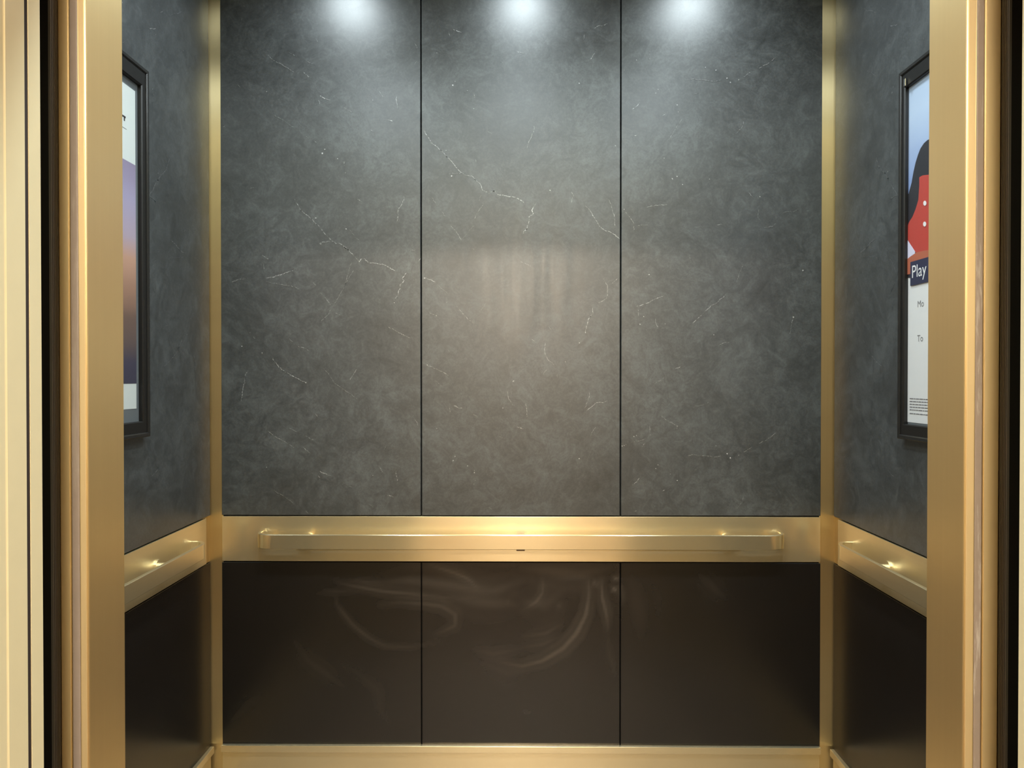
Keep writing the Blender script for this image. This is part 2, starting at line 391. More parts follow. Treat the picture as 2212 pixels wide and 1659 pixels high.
def add_veins(bm, lay, lines, dts, place, nrm, gain=.85, width=.85, lo=None):
    """ribbons of pale crack inlaid on the panel's face: strong in the middle, fading to the edges and the ends"""
    def P(px, py): return place(px, py)
    for pts, w in lines:
        p3 = []
        for i in range(len(pts) - 1):                       # crackle between the given points
            (xa, ya), (xb, yb) = pts[i], pts[i+1]
            n = max(1, int(math.hypot(xb-xa, yb-ya) / 3.0))
            for k in range(n):
                t = k/n; j = .9 if k else .3
                p3.append((xa + (xb-xa)*t + random.uniform(-j, j), ya + (yb-ya)*t + random.uniform(-j, j)))
        p3.append(pts[-1])
        n = len(p3); rows = []
        for i, (x, y) in enumerate(p3):
            a = p3[max(0, i-1)]; b = p3[min(n-1, i+1)]
            dx, dy = b[0]-a[0], b[1]-a[1]; L = math.hypot(dx, dy) or 1
            hw = width * (.6 + .55*w) * random.uniform(.55, 1.35)
            if i in (0, n-1): hw *= .5
            ox, oy = -dy/L*hw, dx/L*hw
            val = gain * w * random.uniform(.55, 1.15) * (.25 if i in (0, n-1) else 1)
            r = []
            for s_, vv in ((-1, 0), (0, val), (1, 0)):
                v = bm.verts.new(P(x + ox*s_, y + oy*s_)); v[lay] = vv; r.append(v)
            rows.append(r)
        for a, b in zip(rows, rows[1:]):
            for k in (0, 1):
                f = bm.faces.new((a[k], a[k+1], b[k+1], b[k])); f.normal_update()
                if f.normal.dot(nrm) < 0: f.normal_flip()
    for (x, y), r in dts:
        c = bm.verts.new(P(x, y)); c[lay] = gain*1.2
        rr_ = [bm.verts.new(P(x + math.cos(t)*r*random.uniform(.8, 1.3), y + math.sin(t)*r*random.uniform(.8, 1.3))) for t in [2*PI*i/8 for i in range(8)]]
        for i in range(8):
            f = bm.faces.new((c, rr_[i], rr_[(i+1) % 8])); f.normal_update()
            if f.normal.dot(nrm) < 0: f.normal_flip()

def slate_panel(name, dims, parent, veins, place, nrm, gain=.85):
    bm = bmesh.new()
    lay = bm.verts.layers.float.new('vein'); wp = bm.verts.layers.float.new('wipe')
    box(bm, *dims, bev=.0012)
    if name == 'upper_panel' and abs(nrm.y) > .5:           # finer face so the wiped area can fade in and out
        pass
    add_veins(bm, lay, veins[0], veins[1], place, nrm, gain)
    KEEP.add(id(bm))
    return finish(name, bm, M['slate'], parent)

# ------------------------------------------------------------------ rear wall
x_e0 = on_y(478, 800, YB)[0]; x_s1 = on_y(910, 800, YB)[0]; x_s2 = on_y(1340.5, 800, YB)[0]; x_e1 = on_y(1774, 800, YB)[0]
G = .0019
bm = bmesh.new(); box(bm, XL - .05, XR + .05, YB + .022, YB + .06, 0, ZC)
wall_back = struct(finish('wall_back', bm, M['dark']), 'rear wall of the lift car, slate panels over dark brown panels', 'wall')
YP = YB - .0005
pl_back = lambda px, py: (lambda t: Vector((t[0], YP, t[1])))(on_y(px, py, YB))
cols = ((x_e0, x_s1 - G, 'left'), (x_s1 + G, x_s2 - G, 'mid'), (x_s2 + G, x_e1, 'right'))

def dense_face(bm, x0, x1, z0, z1, Y, step, lay, fn):
    nx = max(2, int((x1-x0)/step)); nz = max(2, int((z1-z0)/step))
    g = [[bm.verts.new((x0 + (x1-x0)*i/nx, Y, z0 + (z1-z0)*j/nz)) for i in range(nx+1)] for j in range(nz+1)]
    for row in g:
        for v in row: v[lay] = fn(v.co.x, v.co.z)
    for j in range(nz):
        for i in range(nx):
            bm.faces.new((g[j][i], g[j][i+1], g[j+1][i+1], g[j+1][i]))   # faces -y
    return g

def wipe_fn(x, z):
    dx = (x - .03)/.20; dz = (z - 1.72)/.26
    return math.exp(-(dx*dx + dz*dz)**2)

def back_upper(x0, x1, key):
    bm = bmesh.new()
    lay = bm.verts.layers.float.new('vein'); wp = bm.verts.layers.float.new('wipe')
    y1 = YB + .019; b = .0012
    z0, z1 = Z_UP, ZC - .005
    g = dense_face(bm, x0 + b, x1 - b, z0 + b, z1 - b, YB, .03, wp, wipe_fn)
    # chamfered edge and side returns of the board
    ring_f = g[0] + [r[-1] for r in g[1:]] + g[-1][-2::-1] + [r[0] for r in g[-2:0:-1]]
    def pushed(v, off, y):
        sx = -1 if abs(v.co.x - (x0+b)) < 1e-6 else (1 if abs(v.co.x - (x1-b)) < 1e-6 else 0)
        sz = -1 if abs(v.co.z - (z0+b)) < 1e-6 else (1 if abs(v.co.z - (z1-b)) < 1e-6 else 0)
        return bm.verts.new((v.co.x + sx*off, y, v.co.z + sz*off))
    r1 = [pushed(v, b, YB + b) for v in ring_f]; r2 = [bm.verts.new((v.co.x, y1, v.co.z)) for v in r1]
    n = len(ring_f)
    for A, B in ((ring_f, r1), (r1, r2)):
        for i in range(n):
            j = (i+1) % n; bm.faces.new((A[j], A[i], B[i], B[j]))
    bm.faces.new(r2[::-1])
    add_veins(bm, lay, *VEINS[key], pl_back, Vector((0, -1, 0)))
    KEEP.add(id(bm))
    return finish('upper_panel', bm, M['slate'], wall_back)

# cleaning smears on the lower boards; wide centre strokes paint the hall's reflected glow
T = 650/2212.0
def sm(ox, items): return [([(ox + x*T, 1210 + y*T) for x, y in p], w*T, a) for p, w, a in items]
SMEARS_GLOW = sm(478, [
 ([(830,150),(960,190),(1200,230),(1470,255),(1800,290)],34,.38), ([(960,140),(1060,160),(1180,165)],26,.22),
 ([(1530,30),(1640,70),(1760,110),(1830,150),(1880,200)],28,.55), ([(840,260),(850,330),(890,380),(960,470),(1080,570),(1200,630),(1400,640),(1600,600)],26,.34),
 ([(1160,330),(1320,310),(1470,320),(1620,340),(1720,400),(1720,480),(1640,520),(1570,545)],40,.42),
 ([(540,600),(640,740),(780,840),(900,930)],60,.14), ([(880,760),(1000,830),(1150,950),(1170,1100),(1230,1200)],40,.12),
 ([(1150,170),(1400,150),(1700,190),(2000,230),(2212,150)],110,.30), ([(1700,260),(1900,300),(2212,340)],120,.22), ([(1850,660),(2000,690),(2212,650)],40,.26),  # first two strokes: hall glow painted as colour
 ([(2105,290),(2108,330)],8,.5), ([(700,240),(850,230),(1000,240)],22,.2), ([(1900,750),(2100,830),(2212,830)],60,.16), ([(60,1200),(200,1060),(300,980)],60,.08)]) + sm(1128, [
 ([(485,150),(490,260),(470,400),(400,540),(300,650),(150,740),(0,780),(-150,750)],48,.75), ([(530,150),(545,200)],20,.5),
 ([(580,130),(590,280),(620,400),(630,520)],34,.65), ([(670,120),(710,150)],26,.7), ([(660,190),(695,235)],26,.85), ([(720,160),(735,240),(738,330)],18,.4),
 ([(150,150),(150,240),(100,310),(0,370)],30,.42), ([(250,330),(290,345)],30,.4), ([(0,640),(150,620),(280,560)],36,.3), ([(0,560),(170,540),(290,470)],40,.3),
 ([(0,60),(200,80),(420,110),(640,60)],110,.30), ([(0,300),(160,330),(300,230)],120,.22), ([(620,520),(640,700),(690,860)],26,.16),  # first two strokes carry the painted hall glow on
 ([(1300,100),(1400,200),(1500,290)],70,.13), ([(800,100),(850,300),(880,600)],150,.09), ([(0,1105),(80,1128)],8,.25)])
def seg_d(px, py, a, b):
    ax, ay = a; bx, by = b; dx, dy = bx-ax, by-ay
    t = max(0, min(1, ((px-ax)*dx + (py-ay)*dy)/((dx*dx+dy*dy) or 1)))
    return math.hypot(px-ax-t*dx, py-ay-t*dy), t
Z_1120, PXM = Zr(1120), 1620/YB
SMW = [([(on_y(x, y, YB)) for x, y in p], w*YB/F, a) for p, w, a in SMEARS_GLOW]
def smear_glow(x, z):
    tot = 0
    for p, w, a in SMW:
        best = 1e9; n = len(p)-1; bu = .5
        for i in range(n):
            d, t = seg_d(x, z, p[i], p[i+1])
            u = (i+t)/n; ww = w*(.55 + .45*math.sin(PI*min(max(u, .05), .95)))
            if d/ww < best: best = d/ww; bu = u
        if best < 2.2: tot += .85*a*math.exp(-best*best)*(.72 + .38*math.cos(best*5.2))*(.25 + .75*math.sin(PI*bu))
    return min(tot, 1.0)

def back_lower(x0, x1):
    bm = bmesh.new(); lay = bm.verts.layers.float.new('smudge_glow')
    z0, z1 = Z_BASE - .02, Z_LO; b = .001
    g = dense_face(bm, x0 + b, x1 - b, z0 + b, z1 - b, YB, .0062, lay, smear_glow)
    y1 = YB + .019
    ring_f = g[0] + [r[-1] for r in g[1:]] + g[-1][-2::-1] + [r[0] for r in g[-2:0:-1]]
    def pushed(v):
        sx = -1 if abs(v.co.x - (x0+b)) < 1e-6 else (1 if abs(v.co.x - (x1-b)) < 1e-6 else 0)
        sz = -1 if abs(v.co.z - (z0+b)) < 1e-6 else (1 if abs(v.co.z - (z1-b)) < 1e-6 else 0)
        return bm.verts.new((v.co.x + sx*b, YB + b, v.co.z + sz*b))
    r1 = [pushed(v) for v in ring_f]; r2 = [bm.verts.new((v.co.x, y1, v.co.z)) for v in r1]
    n = len(ring_f)
    for A, B in ((ring_f, r1), (r1, r2)):
        for i in range(n):
            j = (i+1) % n; bm.faces.new((A[j], A[i], B[i], B[j]))
    bm.faces.new(r2[::-1]); KEEP.add(id(bm))
    return finish('lower_panel', bm, M['espresso'], wall_back)

for x0, x1, key in cols:
    back_upper(x0, x1, key); back_lower(x0, x1)

# ------------------------------------------------------------------ side walls
def side_wall(name, X, s, label):
    """s = +1 when the wall's face looks to +x"""
    bm = bmesh.new(); a, b = sorted((X - s*.022, X - s*.06)); box(bm, a, b, YF - .01, YB + .06, 0, ZC)
    w = struct(finish(name, bm, M['dark']), label, 'wall')
    x0, x1 = sorted((X, X - s*.019)); XP = X + s*.0005
    # the same printed stone, running on along the side
    def pl(px, py):
        x, z = on_y(px, py, YB)
        return Vector((XP, 2.395 - (x - x_e0)*1.0, z + .05))
    lines = [l for k in ('left', 'mid') for l in VEINS[k][0]]; dts = [d for k in ('left', 'mid') for d in VEINS[k][1]]
    def ok(p): 
        q = pl(*p); return YF + .03 < q.y < 2.40 and Z_UP + .01 < q.z < ZC - .02
    lines = [l for l in lines if all(ok(p) for p in l[0])]; dts = [d for d in dts if ok(d[0])]
    slate_panel('upper_panel', (x0, x1, YF + .004, 2.430, Z_UP, ZC - .005), w, (lines, dts), pl, Vector((s, 0, 0)), .35)
    bm = bmesh.new(); bm.verts.layers.float.new('smudge_glow')
    box(bm, x0, x1, YF + .004, 2.430, Z_BASE - .02, Z_LO, bev=.001); KEEP.add(id(bm))
    finish('lower_panel', bm, M['espresso'], w)
    return w
wall_left = side_wall('wall_left', XL, 1, 'left wall of the lift car, slate panel over dark brown panel')
wall_right = side_wall('wall_right', XR, -1, 'right wall of the lift car, slate panel over dark brown panel')

# ------------------------------------------------------------------ brass corner trims
def corner(name, X, s, xe, label):
    bm = bmesh.new()
    yb = YB + .0012
    a, b = sorted((X - s*.019, xe + s*.004)); box(bm, a, b, yb, yb + .003, .0, ZC)
    a, b = sorted((X - s*.006, X - s*.009)); box(bm, a, b, 2.385, yb, Z_LO + .002, Z_UP - .002)
    return struct(finish(name, bm, M['brass_corner']), label, 'corner trim')
corner('trim_1', XL, 1, x_e0, 'upright brass strip in the rear left corner')
corner('trim_2', XR, -1, x_e1, 'upright brass strip in the rear right corner')

# ------------------------------------------------------------------ baseboards
def base_back():
    bm = bmesh.new(); x0, x1 = on_y(477, 1612, 2.424)[0], on_y(1774, 1612, 2.424)[0]
    box(bm, x0, x1, 2.424, YB + .002, Z_BASE - .0225, Z_BASE, bev=.0012)
    o = struct(finish('baseboard_back', bm, M['brass_x']), 'brass baseboard along the rear wall', 'baseboard')
    bm = bmesh.new(); box(bm, x0 + .003, x1 - .003, 2.4325, YB + .02, .002, Z_BASE - .022)
    p = finish('kick_plate', bm, M['brass_x'], o); return o
base_back()
def base_side(name, X, s, label):
    bm = bmesh.new(); a, b = sorted((X + s*.012, X - s*.002)); zt = Z_BASE - .004
    box(bm, a, b, YF + .005, 2.426, zt - .0225, zt, bev=.0012)
    o = struct(finish(name, bm, M['brass_y']), label, 'baseboard')
    bm = bmesh.new(); a, b = sorted((X + s*.0035, X - s*.018)); box(bm, a, b, YF + .006, 2.420, .002, zt - .022)
    finish('kick_plate', bm, M['brass_y'], o)
base_side('baseboard_left', XL, 1, 'brass baseboard along the left wall')
base_side('baseboard_right', XR, -1, 'brass baseboard along the right wall')

# ------------------------------------------------------------------ handrails
def sweep(bm, path, z0, z1, half, rnd=.0015):
    """flat bar following a path in plan, z0..z1 tall, 2*half thick, edges softened"""
    sec = [(-half, z0 + rnd), (-half + rnd, z0), (half - rnd, z0), (half, z0 + rnd), (half, z1 - rnd), (half - rnd, z1), (-half + rnd, z1), (-half, z1 - rnd)]
    rings = []; n = len(path)
    for i, (x, y) in enumerate(path):
        a = path[max(0, i-1)]; b = path[min(n-1, i+1)]
        d = Vector((b[0]-a[0], b[1]-a[1])).normalized(); nx, ny = -d.y, d.x
        rings.append([bm.verts.new((x + nx*o, y + ny*o, z)) for o, z in sec])
    m = len(sec)
    for A, B in zip(rings, rings[1:]):
        for i in range(m): bm.faces.new((A[i], A[(i+1) % m], B[(i+1) % m], B[i]))
    bm.faces.new(rings[0][::-1]); bm.faces.new(rings[-1])

def rail_path(u0, u1, face, out, along):
    """bar that leaves the wall, bends round, runs along and bends back; returns (x, y) list"""
    ea, eb = .052, .036; st = out - eb; P = []
    N = 36
    P.append((u0, 0)); P.append((u0, st*.5))
    for i in range(N+1):
        t = PI/2*i/N; P.append((u0 + ea*(1 - math.cos(t)), st + eb*math.sin(t)))
    K = 24
    for i in range(1, K): P.append((u0 + ea + (u1 - u0 - 2*ea)*i/K, out))
    for i in range(N+1):
        t = PI/2*(1 - i/N); P.append((u1 - ea*(1 - math.cos(t)), st + eb*math.sin(t)))
    P.append((u1, st*.5)); P.append((u1, 0))
    return [along(u, d) for u, d in P]

RZ1 = on_y(1120, 1155.5, 2.386)[1]; RZ0 = on_y(1120, 1187, 2.386)[1]
def handrail(label, band, along, u0, u1, out, mat, posts, gap=None):
    r = empty('handrail', along((u0+u1)/2, 0) + (Z_BB,)); tag(r, label, 'handrail')
    bm = bmesh.new(); box(bm, *band, bev=.0008); part('mounting_plate', bm, mat, r)
    bm = bmesh.new(); sweep(bm, rail_path(u0, u1, 0, out, along), RZ0, RZ1, .0055); part('rail', bm, M['brass_rail_x'] if mat == M['brass_x'] else M['brass_rail_y'], r, smooth=False)
    for u in posts:
        bm = bmesh.new(); a, b = along(u, -.001), along(u, out - .005); zc = (RZ0+RZ1)/2
        cyl(bm, a + (zc,), b + (zc,), .011); cyl(bm, a + (zc,), along(u, .005) + (zc,), .020)
        part('post', bm, mat, r, smooth=False)
    if gap:
        for a, b in gap:
            bm = bmesh.new()
            p, q = along(a, out - .0115), along(b, out - .0055)
            box(bm, min(p[0], q[0]), max(p[0], q[0]), min(p[1], q[1]), max(p[1], q[1]), RZ0 - .0065, RZ1 - .006)
            part('stiffener', bm, mat, r)
        bm = bmesh.new(); p, q = along(gap[0][1] + .0008, out - .0105), along(gap[1][0] - .0008, out - .0062)  # dark block added to colour the gap as if shaded
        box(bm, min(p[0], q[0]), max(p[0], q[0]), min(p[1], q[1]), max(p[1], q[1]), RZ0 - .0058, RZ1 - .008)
        part('gap_shade_block', bm, M['gap_shade'], r, 'small dark bronze block under the middle of the rail')
    return r
YBAND = YB - .001
ux0, ux1 = on_y(562, 1170, 2.425)[0], on_y(1688, 1170, 2.425)[0]
pm = [on_y(p, 1190, 2.41)[0] for p in (661, 1574)]
sx = [on_y(p, 1190, 2.39)[0] for p in (640, 1115, 1134, 1600)]
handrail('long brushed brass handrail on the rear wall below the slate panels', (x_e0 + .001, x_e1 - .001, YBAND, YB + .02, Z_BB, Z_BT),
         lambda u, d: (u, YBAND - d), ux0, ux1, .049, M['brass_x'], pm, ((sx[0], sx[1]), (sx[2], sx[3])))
for X, s, ye, lab in ((XL, 1, 2.29, 'short brushed brass handrail on the left wall below the brown and purple poster'),
                      (XR, -1, 2.30, 'short brushed brass handrail on the right wall below the poster with a figure in red')):
    a, b = sorted((X + s*.001, X - s*.018))
    handrail(lab, (a, b, YF + .006, 2.397, Z_BB, Z_BT), (lambda X, s: lambda u, d: (X + s*(.001 + d), u))(X, s), 1.15, ye, .049, M['brass_y'], (1.32, 2.07))

# ------------------------------------------------------------------ poster frames
def frame_ring(bm, X, s, y0, y1, z0, z1, wy0, wy1, wz0, wz1, d0, d1, mi=0):
    """rectangular moulding on the plane x = X: outer y0..y1, z0..z1; rail widths; from depth d0 (wall) out to d1"""
    def ring(yy0, yy1, zz0, zz1, d): return [bm.verts.new((X + s*d, y, z)) for y, z in ((yy0, zz0), (yy1, zz0), (yy1, zz1), (yy0, zz1))]
    c = .0025
    R = [ring(y0, y1, z0, z1, d0), ring(y0, y1, z0, z1, d1 - c), ring(y0 + c, y1 - c, z0 + c, z1 - c, d1),
         ring(y0 + wy0 - c, y1 - wy1 + c, z0 + wz0 - c, z1 - wz1 + c, d1), ring(y0 + wy0, y1 - wy1, z0 + wz0, z1 - wz1, d1 - c),
         ring(y0 + wy0, y1 - wy1, z0 + wz0, z1 - wz1, d0)]
    for A, B in zip(R, R[1:] + R[:1]):
        for i in range(4):
            j = (i+1) % 4; f = bm.faces.new((A[i], A[j], B[j], B[i])); f.material_index = mi

def sheet(bm, X, s, pts, mi=0, th=.0003):
    """thin flat shape (y, z outline) printed or laid on x = X"""
    a = [bm.verts.new((X, y, z)) for y, z in pts]; b = [bm.verts.new((X + s*th, y, z)) for y, z in pts]
    n = len(pts); bm.faces.new(a); bm.faces.new(b)
    for i in range(n): bm.faces.new((a[i], a[(i+1) % n], b[(i+1) % n], b[i]))

def rect(y0, y1, z0, z1): return [(y0, z0), (y1, z0), (y1, z1), (y0, z1)]

def poster_frame(X, s, y0, y1, z0, z1, w, label):
    wy1, wz0, wz1 = w
    r = empty('framed_poster', (X, (y0+y1)/2, z0)); tag(r, label, 'framed poster')
    bm = bmesh.new(); frame_ring(bm, X, s, y0 + .0, y1, z0, z1, wy1, wy1, wz0, wz1, .0005, .017); 
    fr = part('frame', bm, M['frame'], r)
    # raised outer bead of the snap frame
    bm = bmesh.new(); k = .012; frame_ring(bm, X, s, y0, y1, z0, z1, k, k, k, k, .012, .0205)
    lip = part('frame_bead', bm, M['frame_lip'], r)
    bm = bmesh.new(); sheet(bm, X + s*.002, s, rect(y0 + .005, y1 - .005, z0 + .005, z1 - .005), th=.003); part('backing', bm, M['mat'], r)
    bm = bmesh.new(); sheet(bm, X + s*.0085, s, rect(y0 + .012, y1 - .012, z0 + .012, z1 - .012), th=.0012); part('glazing', bm, M['glass'], r)
    return r

# left poster
XF = XL + .0205
yo = on_x(324.5, 600, XF)[0]; zt = on_x(324, 155.5, XF)[1]; zb = on_x(324.8, 942.6, XF)[1]
XPp = XL + .0055
yi, _ = on_x(299, 600, XPp)
lf = poster_frame(XL, 1, yo - .72, yo, zb, zt, (yo - yi, .042, .050), 'black framed poster with a brown and purple picture on the left wall')
yp = on_x(293.3, 600, XPp)[0]; zp1 = on_x(290.7, 196.7, XPp)[1]; zw = on_x(292.5, 357.6, XPp)[1]
zs1 = on_x(294, 828.5, XPp)[1]; zs0 = on_x(294, 882.5, XPp)[1]
yn = yo - .72 + (yo - yp)
g = [(0, srgb(58, 56, 76)), (.10, srgb(64, 60, 80)), (.16, srgb(92, 78, 78)), (.30, srgb(112, 88, 78)), (.42, srgb(160, 122, 102)), (.56, srgb(192, 150, 128)), (.68, srgb(176, 160, 178)), (.84, srgb(164, 156, 186)), (1, srgb(140, 128, 154))]
M['dusk'] = print_gradient('dusk_print', zs1, zw, g)
bm = bmesh.new(); sheet(bm, XPp, 1, rect(yn, yp, zs0, zp1)); pr = part('print', bm, M['paper_pale'], lf)
def sub(name, bm, m, par, root, smooth=False):
    o = finish(name, bm, m, None, smooth); o.parent = par
    return o
bm = bmesh.new(); sheet(bm, XPp + .0004, 1, rect(yn, yp, zs1, zw)); sub('landscape_picture', bm, M['dusk'], pr, lf)
bm = bmesh.new()
for (pa, pb, qa, qb) in ((262, 271, 250, 252), (267, 269.4, 252, 262)):
    ya, za = on_x(pa, qa, XPp); yb_, zb_ = on_x(pb, qb, XPp); sheet(bm, XPp + .0004, 1, rect(ya, yb_, zb_, za))
sub('printed_letter', bm, M['ink_dark'], pr, lf)
bm = bmesh.new(); ya, za = on_x(262, 272, XPp); yb_, zb_ = on_x(273, 280, XPp); sheet(bm, XPp + .0004, 1, rect(ya, yb_, zb_, za)); sub('printed_caption', bm, M['ink'], pr, lf)

# right poster
XF = XR - .0205
yo = on_x(1938.5, 600, XF)[0]; zt = on_x(1941.6, 158, XF)[1]; zb = on_x(1935.5, 946.7, XF)[1]
XPp = XR - .0055
yi = on_x(1961, 800, XPp)[0]
rf = poster_frame(XR, -1, yo - .72, yo, zb, zt, (max(.026, yo - yi), .040, .048), 'black framed poster showing a figure in red on the right wall')
rp = lambda px, py: on_x(px, py, XPp)
zbot = rp(1961, 911.5)[1]; ztop = zt - .05; yl = yo - .022; yn = yo - .70
bm = bmesh.new(); sheet(bm, XPp, -1, rect(yn, yl, zbot, zt - .02)); pr = part('print', bm, M['paper'], rf)
def art(name, pts, mat, lvl):
    bm = bmesh.new(); sheet(bm, XPp - .0004*lvl, -1, pts); return sub(name, bm, mat, pr, rf)
zpic = rp(1961, 593)[1]
M['sky_print'] = print_gradient('sky_print', rp(1961, 450)[1], zt - .03, [(0, srgb(112, 136, 190)), (.35, srgb(150, 170, 208)), (.7, srgb(182, 200, 224)), (1, srgb(176, 194, 218))])
art('sky_picture', rect(yn, yl, zpic, zt - .02), M['sky_print'], 1)
dark = [rp(*p) for p in ((1950, 440), (1963.5, 418.6), (1970, 395), (1974, 372), (1978.7, 351), (1984, 334), (1989, 321), (1997, 309), (2005, 302), (2040, 290), (2100, 300), (2100, 600), (1950, 600))]
art('dark_hair', dark, M['black_ink'], 2)
red = [rp(*p) for p in ((1950, 505), (1961, 489.5), (1966, 478), (1972, 469), (1979, 452), (1985, 432), (1987, 402), (1987, 383), (1994, 379), (2002, 378), (2060, 372), (2060, 560), (1978.7, 545), (1970, 532), (1962, 517), (1950, 510))]
art('red_top', red, M['red_ink'], 3)
art('pale_sleeve', [rp(*p) for p in ((1950, 502), (1961, 517), (1970, 531), (1978, 543), (1978, 552), (1961, 566), (1950, 570))], M['lavender_ink'], 4)
art('hand_picture', [rp(*p) for p in ((1950, 570), (1961, 560), (1970, 553), (1982, 545), (2000, 541), (2060, 535), (2060, 580), (1970, 580), (1968, 592), (1950, 595))], M['skin_ink'], 5)
for cx, cy, r_ in ((2000, 439, 4.2), (1999.5, 484, 4.2)):
    art('white_button', [rp(cx + math.cos(t)*r_*.8, cy + math.sin(t)*r_*1.3) for t in [2*PI*i/14 for i in range(14)]], M['paper'], 6)
ya, za = rp(1968.7, 566.3); _, zb2 = rp(1968.7, 617.8)
art('title_box', rect(ya - .30, ya, zb2, za), M['navy'], 6)

def lettering(name, body, ytop, zbase, cap, mat, lvl, squeeze=1.0):
    cu = bpy.data.curves.new('lettering', 'FONT'); cu.body = body; cu.extrude = .0
    cu.size = cap / .70
    to = bpy.data.objects.new('lettering_curve', cu); C.objects.link(to)
    dg = bpy.context.evaluated_depsgraph_get()
    me = bpy.data.meshes.new_from_object(to.evaluated_get(dg))
    bpy.data.objects.remove(to); bpy.data.curves.remove(cu)
    for v in me.vertices:
        x, y = v.co.x*squeeze, v.co.y
        v.co = (XPp - .0004*lvl - .0003, ytop - x, zbase + y)
    me.materials.clear(); me.materials.append(mat); me.name = name
    o = link_obj(name, me); o.parent = pr
    return o
yP, zP = rp(1971.5, 601); lettering('title_lettering', 'Play', yP, zP, rp(1971.5, 574)[1] - zP, M['paper'], 7, .96)
yM, zM = rp(1982, 664); lettering('body_lettering', 'Mo', yM, zM, .0165, M['ink'], 1)
yT, zT = rp(1982, 738); lettering('body_lettering', 'To', yT, zT, .0165, M['ink'], 1)
bm = bmesh.new()
for py in (861, 867, 873, 879, 885, 893):
    y_, z_ = rp(1965.5, py)
    yy = y_
    while yy > y_ - .20:                                    # words of the small print
        wd = random.uniform(.006, .02); sheet(bm, XPp - .0004, -1, rect(yy - wd, yy, z_ - .0013, z_ + .0013)); yy -= wd + .0022
sub('small_print', bm, M['ink'], pr, rf)
bm = bmesh.new(); cy_, cz_ = on_x(1955, 177, XR - .0205)
box(bm, XR - .0222, XR - .0195, cy_ - .004, cy_ + .004, cz_ - .011, cz_ + .008, bev=.0008); part('corner_clip', bm, M['chrome'], rf, 'bright metal corner clip')

# ------------------------------------------------------------------ brass entrance columns of the car
y0c = .912
xl_in = on_y(268, 800, YF)[0]; xr_in = on_y(2003, 800, YF)[0]
def column(name, s, xin, cuts, seal, label):
    """s = +1 for the left column (its reveal looks to +x). cuts: x of outer edge, channel outer, channel inner, edge"""
    xo, c0, c1, xe = cuts; dp = .006; b = .0016
    pts = [(xo, y0c + .02), (xo, y0c + b), (xo + s*b, y0c), (c0, y0c), (c0, y0c + dp), (c1, y0c + dp), (c1, y0c), (xe - s*b*1.2, y0c), (xe - s*b*.35, y0c + b*.35), (xe, y0c + b*1.2),
           (xin, YF - b), (xin - s*b, YF), (XL - .019 if s > 0 else XR + .019, YF), (XL - .019 if s > 0 else XR + .019, YF - .012), (xo - s*.02, YF - .012), (xo - s*.02, y0c + .02)]
    bm = bmesh.new(); prism_z(bm, pts if s > 0 else pts[::-1], 0, ZC)
    o = struct(finish(name, bm, M['brass_z']), label, 'door post')
    bm = bmesh.new(); a, b_ = sorted((c0, c1)); box(bm, a + .0006, b_ - .0006, y0c + .0002, y0c + dp + .001, .01, 2.3, bev=.001)
    p = finish('seal_strip', bm, seal, o); p['label'] = 'grey rubber strip'
    bm = bmesh.new(); a, b_ = sorted((c1 + s*.001, xe - s*.002)); box(bm, a, b_, y0c - .0008, y0c + .002, .01, 2.3, bev=.0003)
    finish('edge_strip', bm, M['brass_door'], o)
    bm = bmesh.new(); a, b_ = sorted((xo + s*.001, c0 - s*.001)); box(bm, a, b_, y0c - .0008, y0c + .002, .01, 2.3, bev=.0003)
    finish('edge_strip', bm, M['brass_door'], o)
    return o
X9 = lambda px: on_y(px, 800, y0c)[0]
cl = (X9(128), X9(152), X9(171), X9(189)); cr = (X9(2159), X9(2124), X9(2106), X9(2084))
column('trim_3', 1, xl_in, cl, M['seal_grey'], 'brass door post on the left of the car entrance')
column('trim_4', -1, xr_in, cr, M['seal_worn'], 'brass door post on the right of the car entrance, its grey strip scuffed')
bm = bmesh.new(); box(bm, xl_in - .02, xr_in + .02, y0c + .022, YF - .001, 2.13, ZC)
struct(finish('trim_5', bm, M['brass_x']), 'brass header above the car entrance', 'door header')

# ------------------------------------------------------------------ car doors, drawn back on both sides
def cardoor(name, s, xe, label):
    """dark door leaf whose fluted leading edge shows beside the brass post"""
    ya, yb = .8935, y0c - .0035
    pts = []; n = 5
    for i in range(n):
        y = ya + (yb - ya)*i/n; h = (yb - ya)/n
        pts += [(xe - s*.0022, y), (xe, y + h*.25), (xe, y + h*.75), (xe - s*.0022, y + h*.98)]
    far = xe - s*.42
    pts = pts + [(far, yb), (far, ya)]
    bm = bmesh.new(); prism_z(bm, pts, .005, 2.2)
    o = struct(finish(name, bm, M['door_black']), label, 'door')
    bm = bmesh.new(); pts2 = [(x + s*.0006, y) for x, y in pts[:-2]] + [(xe - s*.006, yb), (xe - s*.006, ya + .0008)]
    prism_z(bm, pts2, .006, 2.199); finish('edge_seal', bm, M['door_edge'], o)
cardoor('door_1', 1, on_y(127, 800, .908)[0], 'dark lift door drawn back on the left')
cardoor('door_2', -1, on_y(2161, 800, .908)[0], 'dark lift door drawn back on the right')

